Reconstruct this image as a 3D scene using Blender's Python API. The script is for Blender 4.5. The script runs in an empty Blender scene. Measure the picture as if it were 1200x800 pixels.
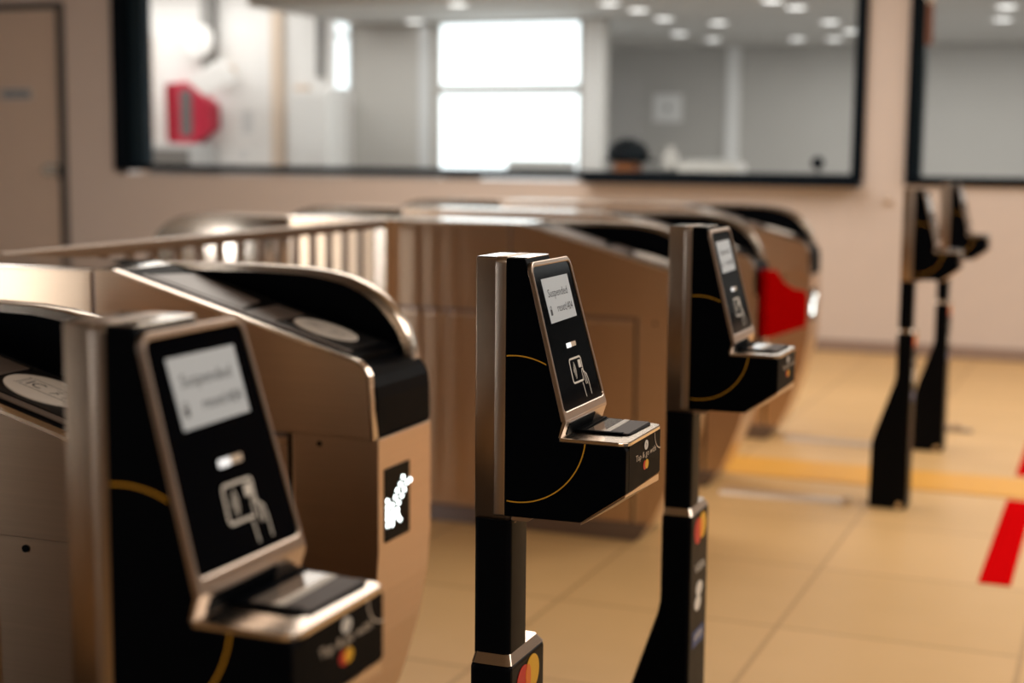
import bpy, bmesh, math
from mathutils import Vector, Matrix

# ------------------------------------------------------------------ camera, world, lights, exposure
S = bpy.context.scene
COL = S.collection
CAM = Vector((0.69785, -1.61802, 1.21868))
R_ = Vector((0.9273969, 0.3739753, 0.0087995))
U_ = Vector((-0.0551546, 0.1134325, 0.9920136))
F_ = Vector((-0.3699905, 0.9204757, -0.1258234))
cam_d = bpy.data.cameras.new('camera')
cam = bpy.data.objects.new('camera', cam_d)
COL.objects.link(cam)
m = Matrix((R_, U_, -F_)).transposed().to_4x4()
m.translation = CAM
cam.matrix_world = m
cam_d.sensor_width = 36
cam_d.lens = 1782.26 / 1200 * 36
cam_d.clip_start = 0.05
cam_d.dof.use_dof = True
cam_d.dof.focus_distance = 1.78
cam_d.dof.aperture_fstop = 3.1
S.camera = cam

S.view_settings.view_transform = 'Standard'
S.view_settings.look = 'None'
S.view_settings.exposure = 0.0
S.view_settings.gamma = 1.0
S.view_settings.use_curve_mapping = False
S.cycles.use_denoising = True
S.cycles.sample_clamp_indirect = 6
S.cycles.caustics_refractive = False
S.cycles.max_bounces = 10

W = bpy.data.worlds.new('world')
S.world = W
W.use_nodes = True
W.node_tree.nodes['Background'].inputs[0].default_value = (0.95, 0.88, 0.80, 1)
W.node_tree.nodes['Background'].inputs[1].default_value = 0.22


def area(name, loc, size, power, color, rot=(0, 0, 0)):
    d = bpy.data.lights.new(name, 'AREA')
    d.shape = 'RECTANGLE'
    d.size, d.size_y = size
    d.energy = power
    d.color = color
    o = bpy.data.objects.new(name, d)
    o.location = loc
    o.rotation_euler = rot
    COL.objects.link(o)
    return o


WARM = (1.0, 0.93, 0.84)
area('hall_and_fill_light', (1.9, 4.2, 2.72), (1.6, 6.0), 150, WARM)
area('hall_and_fill_light', (-2.4, 5.0, 2.72), (3.0, 3.6), 110, WARM)
area('hall_and_fill_light', (1.9, -2.6, 2.72), (3.0, 1.0), 55, (1.0, 0.86, 0.70))  # added fill from behind the camera, brightens the posts' printed fronts
area('hall_and_fill_light', (3.4, -1.4, 2.72), (1.2, 3.0), 40, WARM)  # second fill lamp, added at the right to lift the front faces
area('office_light', (-6.8, 8.7, 2.55), (2.4, 0.9), 38, (1.0, 0.98, 0.95))
area('office_light', (-1.0, 10.4, 2.18), (3.4, 3.6), 72, (1.0, 0.98, 0.95))
area('office_light', (-4.1, 8.6, 2.18), (1.8, 0.8), 16, (1.0, 0.98, 0.95))
area('office_light', (2.6, 10.4, 2.18), (3.0, 3.6), 56, (1.0, 0.98, 0.95))

# ------------------------------------------------------------------ materials


def mat(name, color, rough=0.5, metal=0.0, spec=0.5, emit=None, estr=0.0, noise=None, coat=0.0, tangent=None, aniso=0.0, ior=1.5):
    M = bpy.data.materials.new(name)
    M.use_nodes = True
    nt = M.node_tree
    b = nt.nodes['Principled BSDF']
    b.inputs['Base Color'].default_value = (*color, 1)
    b.inputs['Roughness'].default_value = rough
    b.inputs['Metallic'].default_value = metal
    b.inputs['Specular IOR Level'].default_value = spec
    b.inputs['IOR'].default_value = ior
    b.inputs['Coat Weight'].default_value = coat
    b.inputs['Coat Roughness'].default_value = 0.08
    if tangent:
        b.inputs['Anisotropic'].default_value = aniso
        tv = nt.nodes.new('ShaderNodeCombineXYZ')
        for i in range(3):
            tv.inputs[i].default_value = tangent[i]
        nt.links.new(tv.outputs[0], b.inputs['Tangent'])
    if emit:
        b.inputs['Emission Color'].default_value = (*emit, 1)
        b.inputs['Emission Strength'].default_value = estr
    if noise:
        sc, amt, ramt, bump = noise
        tc = nt.nodes.new('ShaderNodeTexCoord')
        mp = nt.nodes.new('ShaderNodeMapping')
        mp.inputs['Scale'].default_value = sc
        nz = nt.nodes.new('ShaderNodeTexNoise')
        nz.inputs['Scale'].default_value = 1.0
        nz.inputs['Detail'].default_value = 4
        nt.links.new(tc.outputs['Object'], mp.inputs[0])
        nt.links.new(mp.outputs[0], nz.inputs['Vector'])
        mx = nt.nodes.new('ShaderNodeMix')
        mx.data_type = 'RGBA'
        mx.inputs[6].default_value = (*[c * (1 - amt) for c in color], 1)
        mx.inputs[7].default_value = (*[min(1, c * (1 + amt)) for c in color], 1)
        nt.links.new(nz.outputs['Fac'], mx.inputs[0])
        nt.links.new(mx.outputs[2], b.inputs['Base Color'])
        mr = nt.nodes.new('ShaderNodeMapRange')
        mr.inputs[3].default_value = max(0, rough - ramt)
        mr.inputs[4].default_value = rough + ramt
        nt.links.new(nz.outputs['Fac'], mr.inputs[0])
        nt.links.new(mr.outputs[0], b.inputs['Roughness'])
        if bump:
            bp = nt.nodes.new('ShaderNodeBump')
            bp.inputs['Strength'].default_value = bump
            bp.inputs['Distance'].default_value = 0.001
            nt.links.new(nz.outputs['Fac'], bp.inputs['Height'])
            nt.links.new(bp.outputs[0], b.inputs['Normal'])
    return M


STEEL = mat('brushed_steel', (0.59, 0.435, 0.31), 0.29, 1.0, noise=((3, 3, 260), 0.10, 0.03, 0.02), tangent=(0, 0, 1), aniso=0.9)
STEELV = mat('brushed_steel_upright', (0.42, 0.31, 0.225), 0.30, 1.0, noise=((24, 24, 9), 0.30, 0.07, 0.02), tangent=(1, 0, 0), aniso=0.6)
STEELB = mat('brushed_steel_band', (0.50, 0.41, 0.335), 0.34, 1.0, noise=((260, 260, 4), 0.14, 0.06, 0.06), tangent=(1, 0, 0), aniso=0.5)
STEELP = mat('polished_steel', (0.74, 0.64, 0.54), 0.20, 1.0, noise=((40, 40, 40), 0.04, 0.03, 0))
STEELTOP = mat('smooth_steel_top', (0.76, 0.69, 0.61), 0.12, 1.0, noise=((60, 3, 3), 0.04, 0.02, 0))
BRONZE = mat('bezel_steel', (0.60, 0.49, 0.41), 0.30, 1.0, noise=((50, 50, 50), 0.05, 0.04, 0))
RAILM = mat('rail_bronze', (0.30, 0.23, 0.18), 0.32, 1.0, noise=((30, 30, 30), 0.06, 0.04, 0))
PLINTH = mat('plinth_grey', (0.20, 0.17, 0.17), 0.35, 0.8)
BLACK = mat('satin_black', (0.0010, 0.0016, 0.0030), 0.5, spec=0.5, ior=1.12, noise=((30, 30, 30), 0.2, 0.05, 0))
BLACKG = mat('gloss_black_glass', (0.0010, 0.0016, 0.0030), 0.08, spec=0.5, ior=1.10)
POLEB = mat('pole_black', (0.0015, 0.0022, 0.0036), 0.4, spec=0.5, ior=1.16, noise=((40, 40, 40), 0.2, 0.05, 0))
DARKG = mat('dark_grey_plastic', (0.010, 0.010, 0.011), 0.45, ior=1.3, noise=((60, 60, 60), 0.2, 0.05, 0))
MIDG = mat('grey_brown_plastic', (0.14, 0.11, 0.095), 0.35, noise=((60, 60, 60), 0.1, 0.05, 0))
LCD = mat('lcd_grey', (0.40, 0.42, 0.43), 0.35, emit=(0.40, 0.42, 0.43), estr=0.35)
INK = mat('display_ink', (0.035, 0.035, 0.045), 0.6)
WHITEP = mat('printed_white', (0.80, 0.76, 0.70), 0.5)
CREAM = mat('printed_cream', (0.72, 0.60, 0.48), 0.5)
LAMPW = mat('indicator_white', (0.8, 0.8, 0.8), 0.4, emit=(0.95, 0.98, 1.0), estr=0.7)
YELLOWL = mat('printed_amber', (0.72, 0.36, 0.02), 0.5)
REDL = mat('printed_red', (0.62, 0.008, 0.010), 0.45)
ORANGEL = mat('printed_orange', (0.85, 0.17, 0.01), 0.45)
AMBERL = mat('printed_yellow', (0.82, 0.42, 0.015), 0.45)
BLUEL = mat('printed_blue', (0.02, 0.06, 0.20), 0.5)
RUBBER = mat('grey_rubber', (0.13, 0.115, 0.115), 0.6, noise=((120, 120, 120), 0.1, 0.05, 0))
GREYGL = mat('grey_scanner_glass', (0.22, 0.19, 0.17), 0.10, spec=0.6)
PADW = mat('card_pad_white', (0.74, 0.68, 0.62), 0.45)
LEDW = mat('led_white', (0.9, 1, 0.97), 0.4, emit=(0.92, 1.0, 0.97), estr=6)
REDF = mat('red_vinyl', (0.30, 0.001, 0.001), 0.6, spec=0.0, noise=((20, 20, 20), 0.1, 0.05, 0))
DARKFLM = mat('added_dark_floor_grey', (0.050, 0.040, 0.034), 0.8, noise=((40, 40, 40), 0.15, 0.05, 0))  # for the added floor band that darkens the steel's reflections
COVERM = mat('cover_beige_metal', (0.55, 0.44, 0.34), 0.3, 0.5)
WALLM = mat('wall_paint', (0.64, 0.55, 0.50), 0.65, noise=((9, 9, 9), 0.03, 0.05, 0))
DOORM = mat('door_paint', (0.62, 0.49, 0.40), 0.55, noise=((9, 9, 9), 0.03, 0.05, 0))
FRAMEM = mat('frame_black', (0.003, 0.006, 0.010), 0.4, ior=1.15, noise=((15, 15, 15), 0.1, 0.05, 0))
FRAME2 = mat('frame_inner_slate', (0.014, 0.026, 0.036), 0.35, ior=1.2, noise=((15, 15, 15), 0.1, 0.05, 0))
BASEM = mat('baseboard_brown', (0.30, 0.215, 0.175), 0.5, noise=((15, 15, 15), 0.05, 0.05, 0))
GAPM = mat('door_frame_grey', (0.060, 0.055, 0.052), 0.5)
CEILM = mat('hall_ceiling_paint', (0.42, 0.38, 0.34), 0.8)
WALLD = mat('dark_wall_cladding', (0.33, 0.22, 0.14), 0.7)
OGREY = mat('office_grey', (0.46, 0.435, 0.405), 0.8, noise=((6, 6, 6), 0.03, 0.05, 0))
OWHITE = mat('office_white', (0.78, 0.76, 0.74), 0.7, noise=((6, 6, 6), 0.03, 0.05, 0))
OLIGHT = mat('office_light_grey', (0.60, 0.60, 0.60), 0.7)
OBEIGE = mat('office_beige', (0.62, 0.50, 0.40), 0.7)
OBEIGE2 = mat('office_tan', (0.58, 0.43, 0.32), 0.7)
ODARK = mat('office_dark_grey', (0.22, 0.21, 0.20), 0.7)
SKYW = mat('daylight_pane', (0.8, 0.85, 0.88), 0.5, emit=(0.90, 0.97, 1.0), estr=1.8)
OUTSIDE = mat('daylight_outside', (0.8, 0.85, 0.88), 0.5, emit=(0.95, 0.98, 1.0), estr=15.0)
SLITW = mat('daylight_slit', (0.8, 0.85, 0.88), 0.5, emit=(0.90, 0.97, 1.0), estr=1.1)
DOWNL = mat('downlight_lens', (0.9, 0.9, 0.9), 0.5, emit=(1.0, 0.97, 0.93), estr=3.0)
REDBOX = mat('red_box_enamel', (0.45, 0.015, 0.045), 0.4)
REDBOXD = mat('red_box_side', (0.28, 0.008, 0.02), 0.4)
SIGNBL = mat('sign_blue', (0.035, 0.085, 0.15), 0.5)
YELF = mat('floor_yellow', (0.72, 0.36, 0.055), 0.5, noise=((14, 14, 14), 0.08, 0.05, 0))
REDT = mat('floor_red_tape', (0.52, 0.002, 0.003), 0.6, spec=0.0, noise=((14, 14, 14), 0.06, 0.05, 0))
BROWN = mat('brown_leather', (0.16, 0.055, 0.025), 0.5)
ORANGEB = mat('orange_brown', (0.40, 0.13, 0.03), 0.6)


def glass_material():
    M = bpy.data.materials.new('window_glass')
    M.use_nodes = True
    nt = M.node_tree
    nt.nodes.clear()
    out = nt.nodes.new('ShaderNodeOutputMaterial')
    mix = nt.nodes.new('ShaderNodeMixShader')
    tr = nt.nodes.new('ShaderNodeBsdfTransparent')
    tr.inputs[0].default_value = (0.95, 0.965, 0.965, 1)
    gl = nt.nodes.new('ShaderNodeBsdfGlossy')
    gl.inputs['Roughness'].default_value = 0.02
    fr = nt.nodes.new('ShaderNodeFresnel')
    fr.inputs[0].default_value = 1.05
    nt.links.new(fr.outputs[0], mix.inputs[0])
    nt.links.new(tr.outputs[0], mix.inputs[1])
    nt.links.new(gl.outputs[0], mix.inputs[2])
    nt.links.new(mix.outputs[0], out.inputs[0])
    return M


GLASS = glass_material()
GX, GY = -0.0812, 2.1704


def floor_material():
    M = bpy.data.materials.new('stone_floor_tiles')
    M.use_nodes = True
    nt = M.node_tree
    L = nt.links.new
    b = nt.nodes['Principled BSDF']
    tc = nt.nodes.new('ShaderNodeTexCoord')
    sep = nt.nodes.new('ShaderNodeSeparateXYZ')
    L(tc.outputs['Object'], sep.inputs[0])

    def math_(op, a, b_=None):
        n = nt.nodes.new('ShaderNodeMath')
        n.operation = op
        for i, v in enumerate((a, b_)):
            if v is None:
                continue
            if isinstance(v, (int, float)):
                n.inputs[i].default_value = v
            else:
                L(v, n.inputs[i])
        return n.outputs[0]
    lines, ids = [], []
    for ax, o in ((0, GX), (1, GY)):
        t = math_('DIVIDE', math_('SUBTRACT', sep.outputs[ax], o - 60 * 0.6), 0.6)
        fr = math_('FRACT', math_('ADD', t, 0.5))
        lines.append(math_('LESS_THAN', math_('ABSOLUTE', math_('SUBTRACT', fr, 0.5)), 0.0105))
        ids.append(math_('FLOOR', t))
    line = math_('MAXIMUM', lines[0], lines[1])
    cid = nt.nodes.new('ShaderNodeCombineXYZ')
    L(ids[0], cid.inputs[0])
    L(ids[1], cid.inputs[1])
    wn = nt.nodes.new('ShaderNodeTexWhiteNoise')
    L(cid.outputs[0], wn.inputs['Vector'])
    nz = nt.nodes.new('ShaderNodeTexNoise')
    nz.inputs['Scale'].default_value = 5
    nz.inputs['Detail'].default_value = 6
    L(tc.outputs['Object'], nz.inputs['Vector'])
    ramp = nt.nodes.new('ShaderNodeMix')
    ramp.data_type = 'RGBA'
    ramp.inputs[6].default_value = (0.575, 0.360, 0.150, 1)
    ramp.inputs[7].default_value = (0.690, 0.440, 0.200, 1)
    f = math_('ADD', math_('MULTIPLY', nz.outputs['Fac'], 0.6), math_('MULTIPLY', wn.outputs['Value'], 0.4))
    L(f, ramp.inputs[0])
    mx = nt.nodes.new('ShaderNodeMix')
    mx.data_type = 'RGBA'
    L(line, mx.inputs[0])
    L(ramp.outputs[2], mx.inputs[6])
    mx.inputs[7].default_value = (0.46, 0.275, 0.115, 1)
    L(mx.outputs[2], b.inputs['Base Color'])
    b.inputs['Roughness'].default_value = 0.42
    b.inputs['Specular IOR Level'].default_value = 0.4
    return M


FLOORM = floor_material()

# ------------------------------------------------------------------ mesh helpers


def fin(name, bm, material, parent=None, bevel=0.0, seg=2, smooth=False, angle=0.5):
    if bevel > 0:
        bm.normal_update()
        ed = [e for e in bm.edges if len(e.link_faces) == 2 and e.calc_face_angle(0) > angle]
        if ed:
            bmesh.ops.bevel(bm, geom=ed, offset=bevel, segments=seg, affect='EDGES', profile=0.5, clamp_overlap=True)
    me = bpy.data.meshes.new(name)
    bm.to_mesh(me)
    bm.free()
    for i, mm in enumerate(material if isinstance(material, (list, tuple)) else [material]):
        me.materials.append(mm)
    if smooth:
        for p in me.polygons:
            p.use_smooth = True
        try:
            me.set_sharp_from_angle(angle=0.6)
        except Exception:
            pass
    o = bpy.data.objects.new(name, me)
    COL.objects.link(o)
    if parent:
        o.parent = parent
    return o


def box(x0, x1, y0, y1, z0, z1, bm=None):
    bm = bm or bmesh.new()
    v = [bm.verts.new((x, y, z)) for x in (x0, x1) for y in (y0, y1) for z in (z0, z1)]
    for f in ((0, 1, 3, 2), (4, 6, 7, 5), (0, 4, 5, 1), (2, 3, 7, 6), (0, 2, 6, 4), (1, 5, 7, 3)):
        bm.faces.new([v[i] for i in f])
    return bm


def prism(pts, a, b, axis='y', bm=None):
    """polygon pts extruded along an axis from a to b; pts are the two other coordinates in order"""
    bm = bm or bmesh.new()

    def P(p, t):
        return {'y': (p[0], t, p[1]), 'x': (t, p[0], p[1]), 'z': (p[0], p[1], t)}[axis]
    A = [bm.verts.new(P(p, a)) for p in pts]
    B = [bm.verts.new(P(p, b)) for p in pts]
    n = len(pts)
    bm.faces.new(A)
    bm.faces.new(B[::-1])
    for i in range(n):
        j = (i + 1) % n
        bm.faces.new((A[j], A[i], B[i], B[j]))
    bmesh.ops.recalc_face_normals(bm, faces=bm.faces)
    return bm


def rrect(x0, x1, y0, y1, r, n=6):
    rs = r if isinstance(r, (list, tuple)) else (r,) * 4
    out = []
    for (cx, cy, sx, sy, a0), rr in zip(((x1, y1, -1, -1, 0), (x0, y1, 1, -1, 90), (x0, y0, 1, 1, 180), (x1, y0, -1, 1, 270)), rs):
        if rr <= 0:
            out.append((cx, cy))
            continue
        for k in range(n + 1):
            a = math.radians(a0 + 90 * k / n)
            out.append((cx + sx * rr + rr * math.cos(a), cy + sy * rr + rr * math.sin(a)))
    return out


def circ(cx, cy, rx, ry=None, n=32):
    ry = ry or rx
    return [(cx + rx * math.cos(2 * math.pi * k / n), cy + ry * math.sin(2 * math.pi * k / n)) for k in range(n)]


def ribbon(pts, w, closed=False):
    """list of quads (2-D) forming a stroke of width w"""
    n = len(pts)
    L, Rr = [], []
    for i in range(n):
        p = Vector(pts[i])
        a = Vector(pts[i - 1]) if (i > 0 or closed) else p
        b = Vector(pts[(i + 1) % n]) if (i < n - 1 or closed) else p
        d = (b - a).normalized()
        nn = Vector((-d.y, d.x)) * w / 2
        L.append(p + nn)
        Rr.append(p - nn)
    return [(L[i], Rr[i], Rr[(i + 1) % n], L[(i + 1) % n]) for i in range(n if closed else n - 1)]


class Plane:
    """a flat face to print on: maps (u, v) to 3-D, raised by h"""

    def __init__(self, o, eu, ev, en):
        self.o, self.u, self.v, self.n = Vector(o), Vector(eu).normalized(), Vector(ev).normalized(), Vector(en).normalized()

    def __call__(self, p, h=0.0):
        return self.o + self.u * p[0] + self.v * p[1] + self.n * h

    def plate(self, pts, h0, h1, bm=None):
        bm = bm or bmesh.new()
        A = [bm.verts.new(self(p, h0)) for p in pts]
        B = [bm.verts.new(self(p, h1)) for p in pts]
        n = len(pts)
        bm.faces.new(A[::-1])
        bm.faces.new(B)
        for i in range(n):
            j = (i + 1) % n
            bm.faces.new((A[i], A[j], B[j], B[i]))
        bmesh.ops.recalc_face_normals(bm, faces=bm.faces)
        return bm

    def stroke(self, pts, w, h, closed=False, bm=None):
        bm = bm or bmesh.new()
        for q in ribbon(pts, w, closed):
            vs = [bm.verts.new(self(p, h)) for p in q]
            try:
                bm.faces.new(vs)
            except ValueError:
                pass
        bmesh.ops.remove_doubles(bm, verts=bm.verts, dist=1e-6)
        return bm

    def ring(self, outer, inner, h0, h1):
        bm = bmesh.new()
        n = len(outer)
        V = [[bm.verts.new(self(p, h)) for p in loop] for loop, h in ((outer, h0), (outer, h1), (inner, h1), (inner, h0))]
        for a in range(4):
            b = (a + 1) % 4
            for i in range(n):
                j = (i + 1) % n
                bm.faces.new((V[a][i], V[a][j], V[b][j], V[b][i]))
        bmesh.ops.recalc_face_normals(bm, faces=bm.faces)
        return bm

    def text(self, s, centre, height, h, width=None, bm=None):
        cu = bpy.data.curves.new('lettering', 'FONT')
        cu.body = s
        cu.align_x = 'CENTER'
        cu.align_y = 'CENTER'
        cu.resolution_u = 2
        ob = bpy.data.objects.new('lettering', cu)
        COL.objects.link(ob)
        bpy.context.view_layer.update()
        me = bpy.data.meshes.new_from_object(ob.evaluated_get(bpy.context.evaluated_depsgraph_get()))
        bpy.data.objects.remove(ob)
        bpy.data.curves.remove(cu)
        bm = bm or bmesh.new()
        xs = [v.co.x for v in me.vertices]
        ys = [v.co.y for v in me.vertices]
        cx, cy = (min(xs) + max(xs)) / 2, (min(ys) + max(ys)) / 2
        sy = height / (max(ys) - min(ys))
        sx = (width / (max(xs) - min(xs))) if width else sy
        vs = [bm.verts.new(self((centre[0] + (v.co.x - cx) * sx, centre[1] + (v.co.y - cy) * sy), h)) for v in me.vertices]
        for p in me.polygons:
            try:
                bm.faces.new([vs[i] for i in p.vertices])
            except ValueError:
                pass
        bpy.data.meshes.remove(me)
        return bm


def thing(name, label, cat, loc=(0, 0, 0), group=None):
    o = bpy.data.objects.new(name, None)
    o.empty_display_size = 0.05
    COL.objects.link(o)
    o.location = loc
    tag(o, label, cat, group)
    return o


def tag(o, label, cat, group=None):
    o['label'] = label
    o['category'] = cat
    if group:
        o['group'] = group
    return o


def struct(o):
    o['kind'] = 'structure'
    return o


def copy_tree(o, parent=None):
    c = o.copy()
    COL.objects.link(c)
    if parent:
        c.parent = parent
    for ch in list(o.children):
        copy_tree(ch, c)
    return c


# ------------------------------------------------------------------ the setting
YW = 7.72
WT = 0.16
struct(fin('floor', box(-11, 7, 0.55, 14, -0.1, 0), FLOORM))
struct(fin('floor_added_dark', box(-11, 7, -2.0, 0.55, -0.1, 0), DARKFLM))  # unseen dark band added so the gate steel reflects something darker
struct(fin('floor_entrance', box(-11, 7, -7, -2.0, -0.1, 0), FLOORM))
struct(fin('floor_office', box(-9.5, 5.5, YW + WT, 13.0, 0, 0.006), OLIGHT))
struct(fin('ceiling', box(-11, 7, -7, YW + WT, 2.75, 2.9), CEILM))
Z1 = 2.55            # head of the windows, above the picture
bm = bmesh.new()
for b in ((-11, -7.75, 0, 2.75), (-6.63, -6.20, 0, 2.75), (-7.75, -6.63, 2.26, 2.75), (-6.20, -0.785, 0, 1.01),
          (-6.20, -0.785, Z1, 2.75), (-0.785, -0.54, 0, 2.75), (-0.54, 4.2, 0, 1.022), (-0.54, 4.2, Z1, 2.75), (4.2, 7, 0, 2.75)):
    box(b[0], b[1], YW, YW + WT, b[2], b[3], bm)
struct(fin('wall_back', bm, WALLM))
struct(fin('baseboard_back', box(-6.63, 7, YW - 0.012, YW, 0, 0.075), BASEM, bevel=0.003))


def window(name, x0, x1, z0, zin, wl, wr):
    fr = bmesh.new()
    box(x0, x0 + wl * 0.52, YW - 0.03, YW + WT, z0, Z1, fr)
    box(x1 - wr, x1, YW - 0.03, YW + WT, z0, Z1, fr)
    box(x0 + wl * 0.52, x1 - wr, YW - 0.03, YW + WT, z0, zin, fr)
    box(x0 + wl * 0.52, x1 - wr, YW - 0.03, YW + WT, Z1 - 0.06, Z1, fr)
    o = struct(fin(name, fr, FRAMEM))
    box_ = box(x0 + wl * 0.52, x0 + wl, YW + 0.03, YW + 0.13, zin, Z1 - 0.06)
    fin('inner_jamb', box_, FRAME2, o)
    fin('pane', box(x0 + wl, x1 - wr, YW + 0.07, YW + 0.078, zin, Z1 - 0.06), GLASS, o)
    return o


window('window_1', -6.20, -0.785, 1.035, 1.082, 0.235, 0.07)
window('window_2', -0.54, 4.2, 1.022, 1.075, 0.085, 0.07)

d = struct(fin('door_1', box(-7.70, -6.70, YW + 0.02, YW + 0.07, 0.01, 2.21), DOORM, bevel=0.003))
fin('door_frame', box(-7.75, -7.70, YW - 0.01, YW + WT, 0, 2.26, box(-6.70, -6.63, YW - 0.01, YW + WT, 0, 2.26, box(-7.70, -6.70, YW - 0.01, YW + WT, 2.215, 2.26))), GAPM, d)
h = fin('door_handle', box(-6.85, -6.735, YW - 0.045, YW - 0.03, 1.015, 1.04, box(-6.85, -6.83, YW - 0.03, YW + 0.02, 1.018, 1.037, box(-6.86, -6.72, YW + 0.008, YW + 0.02, 0.985, 1.07))), STEELP, d, bevel=0.003)
fin('latch', box(-6.705, -6.68, YW - 0.022, YW - 0.008, 0.96, 1.06), FRAMEM, d, bevel=0.002)
sg = tag(fin('door_sign', box(-7.24, -6.955, YW + 0.008, YW + 0.02, 1.55, 1.632), OLIGHT, bevel=0.002),
         'small blue name plate on the beige door at far left', 'sign')
fin('sign_face', box(-7.225, -6.97, YW + 0.0065, YW + 0.008, 1.566, 1.616), SIGNBL, sg)
pl = Plane((-7.1, YW + 0.0062, 1.591), (1, 0, 0), (0, 0, 1), (0, -1, 0))
bm = bmesh.new()
for k in range(9):
    x = -0.105 + k * 0.0262
    pl.plate([(x - 0.008, -0.010), (x + 0.008, -0.010), (x + 0.008, 0.010), (x - 0.008, 0.010)], 0, 0.0003, bm)
fin('lettering', bm, OLIGHT, sg)

# round button on the wall between the windows
k = tag(fin('wall_button', prism(circ(-0.636, 0.928, 0.030), YW - 0.012, YW, 'y'), DOORM, bevel=0.004), 'small round beige button plate on the wall between the two dark windows', 'button')
fin('knob', prism(circ(-0.630, 0.926, 0.017), YW - 0.035, YW - 0.012, 'y'), STEELP, k, bevel=0.005)

# ledge in front of the first window
lg = tag(fin('counter_ledge', box(-2.53, -0.79, YW - 0.14, YW - 0.031, 1.003, 1.036), FRAMEM, bevel=0.004), 'black counter ledge under the right half of the large window', 'shelf')
# hanging strap on the second window
st = thing('hanging_strap', 'brown strap hanging at the top left corner of the right window', 'strap', (-0.425, YW - 0.045, 2.2))
fin('strap_band', box(-0.022, 0.018, -0.004, 0.004, -0.36, 0.30), BROWN, st, bevel=0.002)
fin('buckle', prism(circ(0.0, -0.10, 0.026), -0.012, -0.004, 'y'), STEELP, st, bevel=0.003)

# ---- the office behind the glass
YO = 9.45            # nearer office wall
YD = 12.9            # deeper office wall on the right


def sx(x, y0, y1):   # slide a point of depth y0 along its sight line to depth y1
    return CAM.x + (x - CAM.x) * (y1 - CAM.y) / (y0 - CAM.y)


def sz(z, y0, y1):
    return CAM.z + (z - CAM.z) * (y1 - CAM.y) / (y0 - CAM.y)


xl = -5.16           # edge between white and grey office walls
xr = -3.02
struct(fin('wall_office_white', box(-9.5, xl, YO, YO + 0.1, 0, 2.7), OWHITE))
wx0, wx1, wxl0, wxl1 = -4.39, -3.22, -4.425, -3.185
bm = bmesh.new()
for b in ((xl, wxl0, 0, 2.3), (wxl1, xr, 0, 2.3), (wxl0, wxl1, 0, 0.93), (wxl0, wxl1, 2.18, 2.3)):
    box(b[0], b[1], YO, YO + 0.1, b[2], b[3], bm)
struct(fin('wall_office_grey', bm, OGREY))
struct(fin('wall_office_return', box(-5.24, -5.16, YO + 0.1, YD, 0, 2.3), OGREY))
struct(fin('wall_office_deep', box(-5.24, 5.5, YD, YD + 0.1, 0, 2.3), OGREY))
struct(fin('ceiling_office', box(xl, 5.5, YW + WT, YD + 0.1, 2.2, 2.3), OGREY))
struct(fin('ceiling_office_white', box(-9.5, xl, YW + WT, YO + 0.1, 2.62, 2.72), OWHITE))
# bright office window: two panes of daylight
w3 = bmesh.new()
box(wxl0, wx0, YO + 0.0, YO + 0.08, 0.93, 2.18, w3)
box(wx1, wxl1, YO + 0.0, YO + 0.08, 0.93, 2.18, w3)
box(wx0, wx1, YO - 0.02, YO + 0.08, 1.640, 1.708, w3)
w3o = struct(fin('window_3', w3, OGREY))
fin('pane', box(wx0, wx1, YO + 0.03, YO + 0.04, 0.93, 1.640), SKYW, w3o)
fin('pane', box(wx0, wx1, YO + 0.03, YO + 0.04, 1.708, 2.18), SKYW, w3o)
struct(fin('trim_1', box(-3.175, xr - 0.005, YO - 0.03, YO, 0, 2.19), OWHITE))
struct(fin('trim_2', box(-2.93, -2.80, YD - 0.04, YD, 0, 2.2), OWHITE))
struct(fin('trim_3', box(-4.56, -4.47, YO - 0.02, YO, 0, 2.19), OLIGHT))
c = lambda x: sx(x, 9.9, YO)
struct(fin('trim_4', box(c(-6.159), c(-6.05), YO - 0.05, YO, 0, 2.6), OBEIGE))
struct(fin('trim_5', box(c(-5.94), c(-5.80), YO - 0.03, YO, 0, 1.71), OBEIGE2))
struct(fin('trim_6', box(c(-5.728), c(-5.667), YO - 0.03, YO, sz(1.80, 9.9, YO), 2.6), ODARK))
struct(fin('trim_7', box(c(-7.50), c(-7.40), YO - 0.05, YO, 0, 2.15), OBEIGE2))
w4 = struct(fin('window_4', box(c(-5.56), c(-5.405), YO - 0.02, YO, 1.66, 2.6), OLIGHT))
fin('pane', box(c(-5.545), c(-5.42), YO - 0.026, YO - 0.02, 2.12, 2.58), SLITW, w4)
fin('pane', box(c(-5.545), c(-5.42), YO - 0.026, YO - 0.02, 1.69, 2.09), SLITW, w4)
lp = tag(fin('locker', box(c(-5.783), c(-5.425), YO - 0.36, YO - 0.04, 0, 1.66), OWHITE, bevel=0.006), 'tall white locker behind the glass beside the narrow bright slit', 'cabinet')
fin('door', box(c(-5.775), c(-5.433), YO - 0.372, YO - 0.36, 0.03, 1.64), OWHITE, lp, bevel=0.003)
fin('round_lock', prism(circ(c(-5.475), 1.60, 0.022), YO - 0.384, YO - 0.372, 'y'), OWHITE, lp, bevel=0.003)

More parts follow.
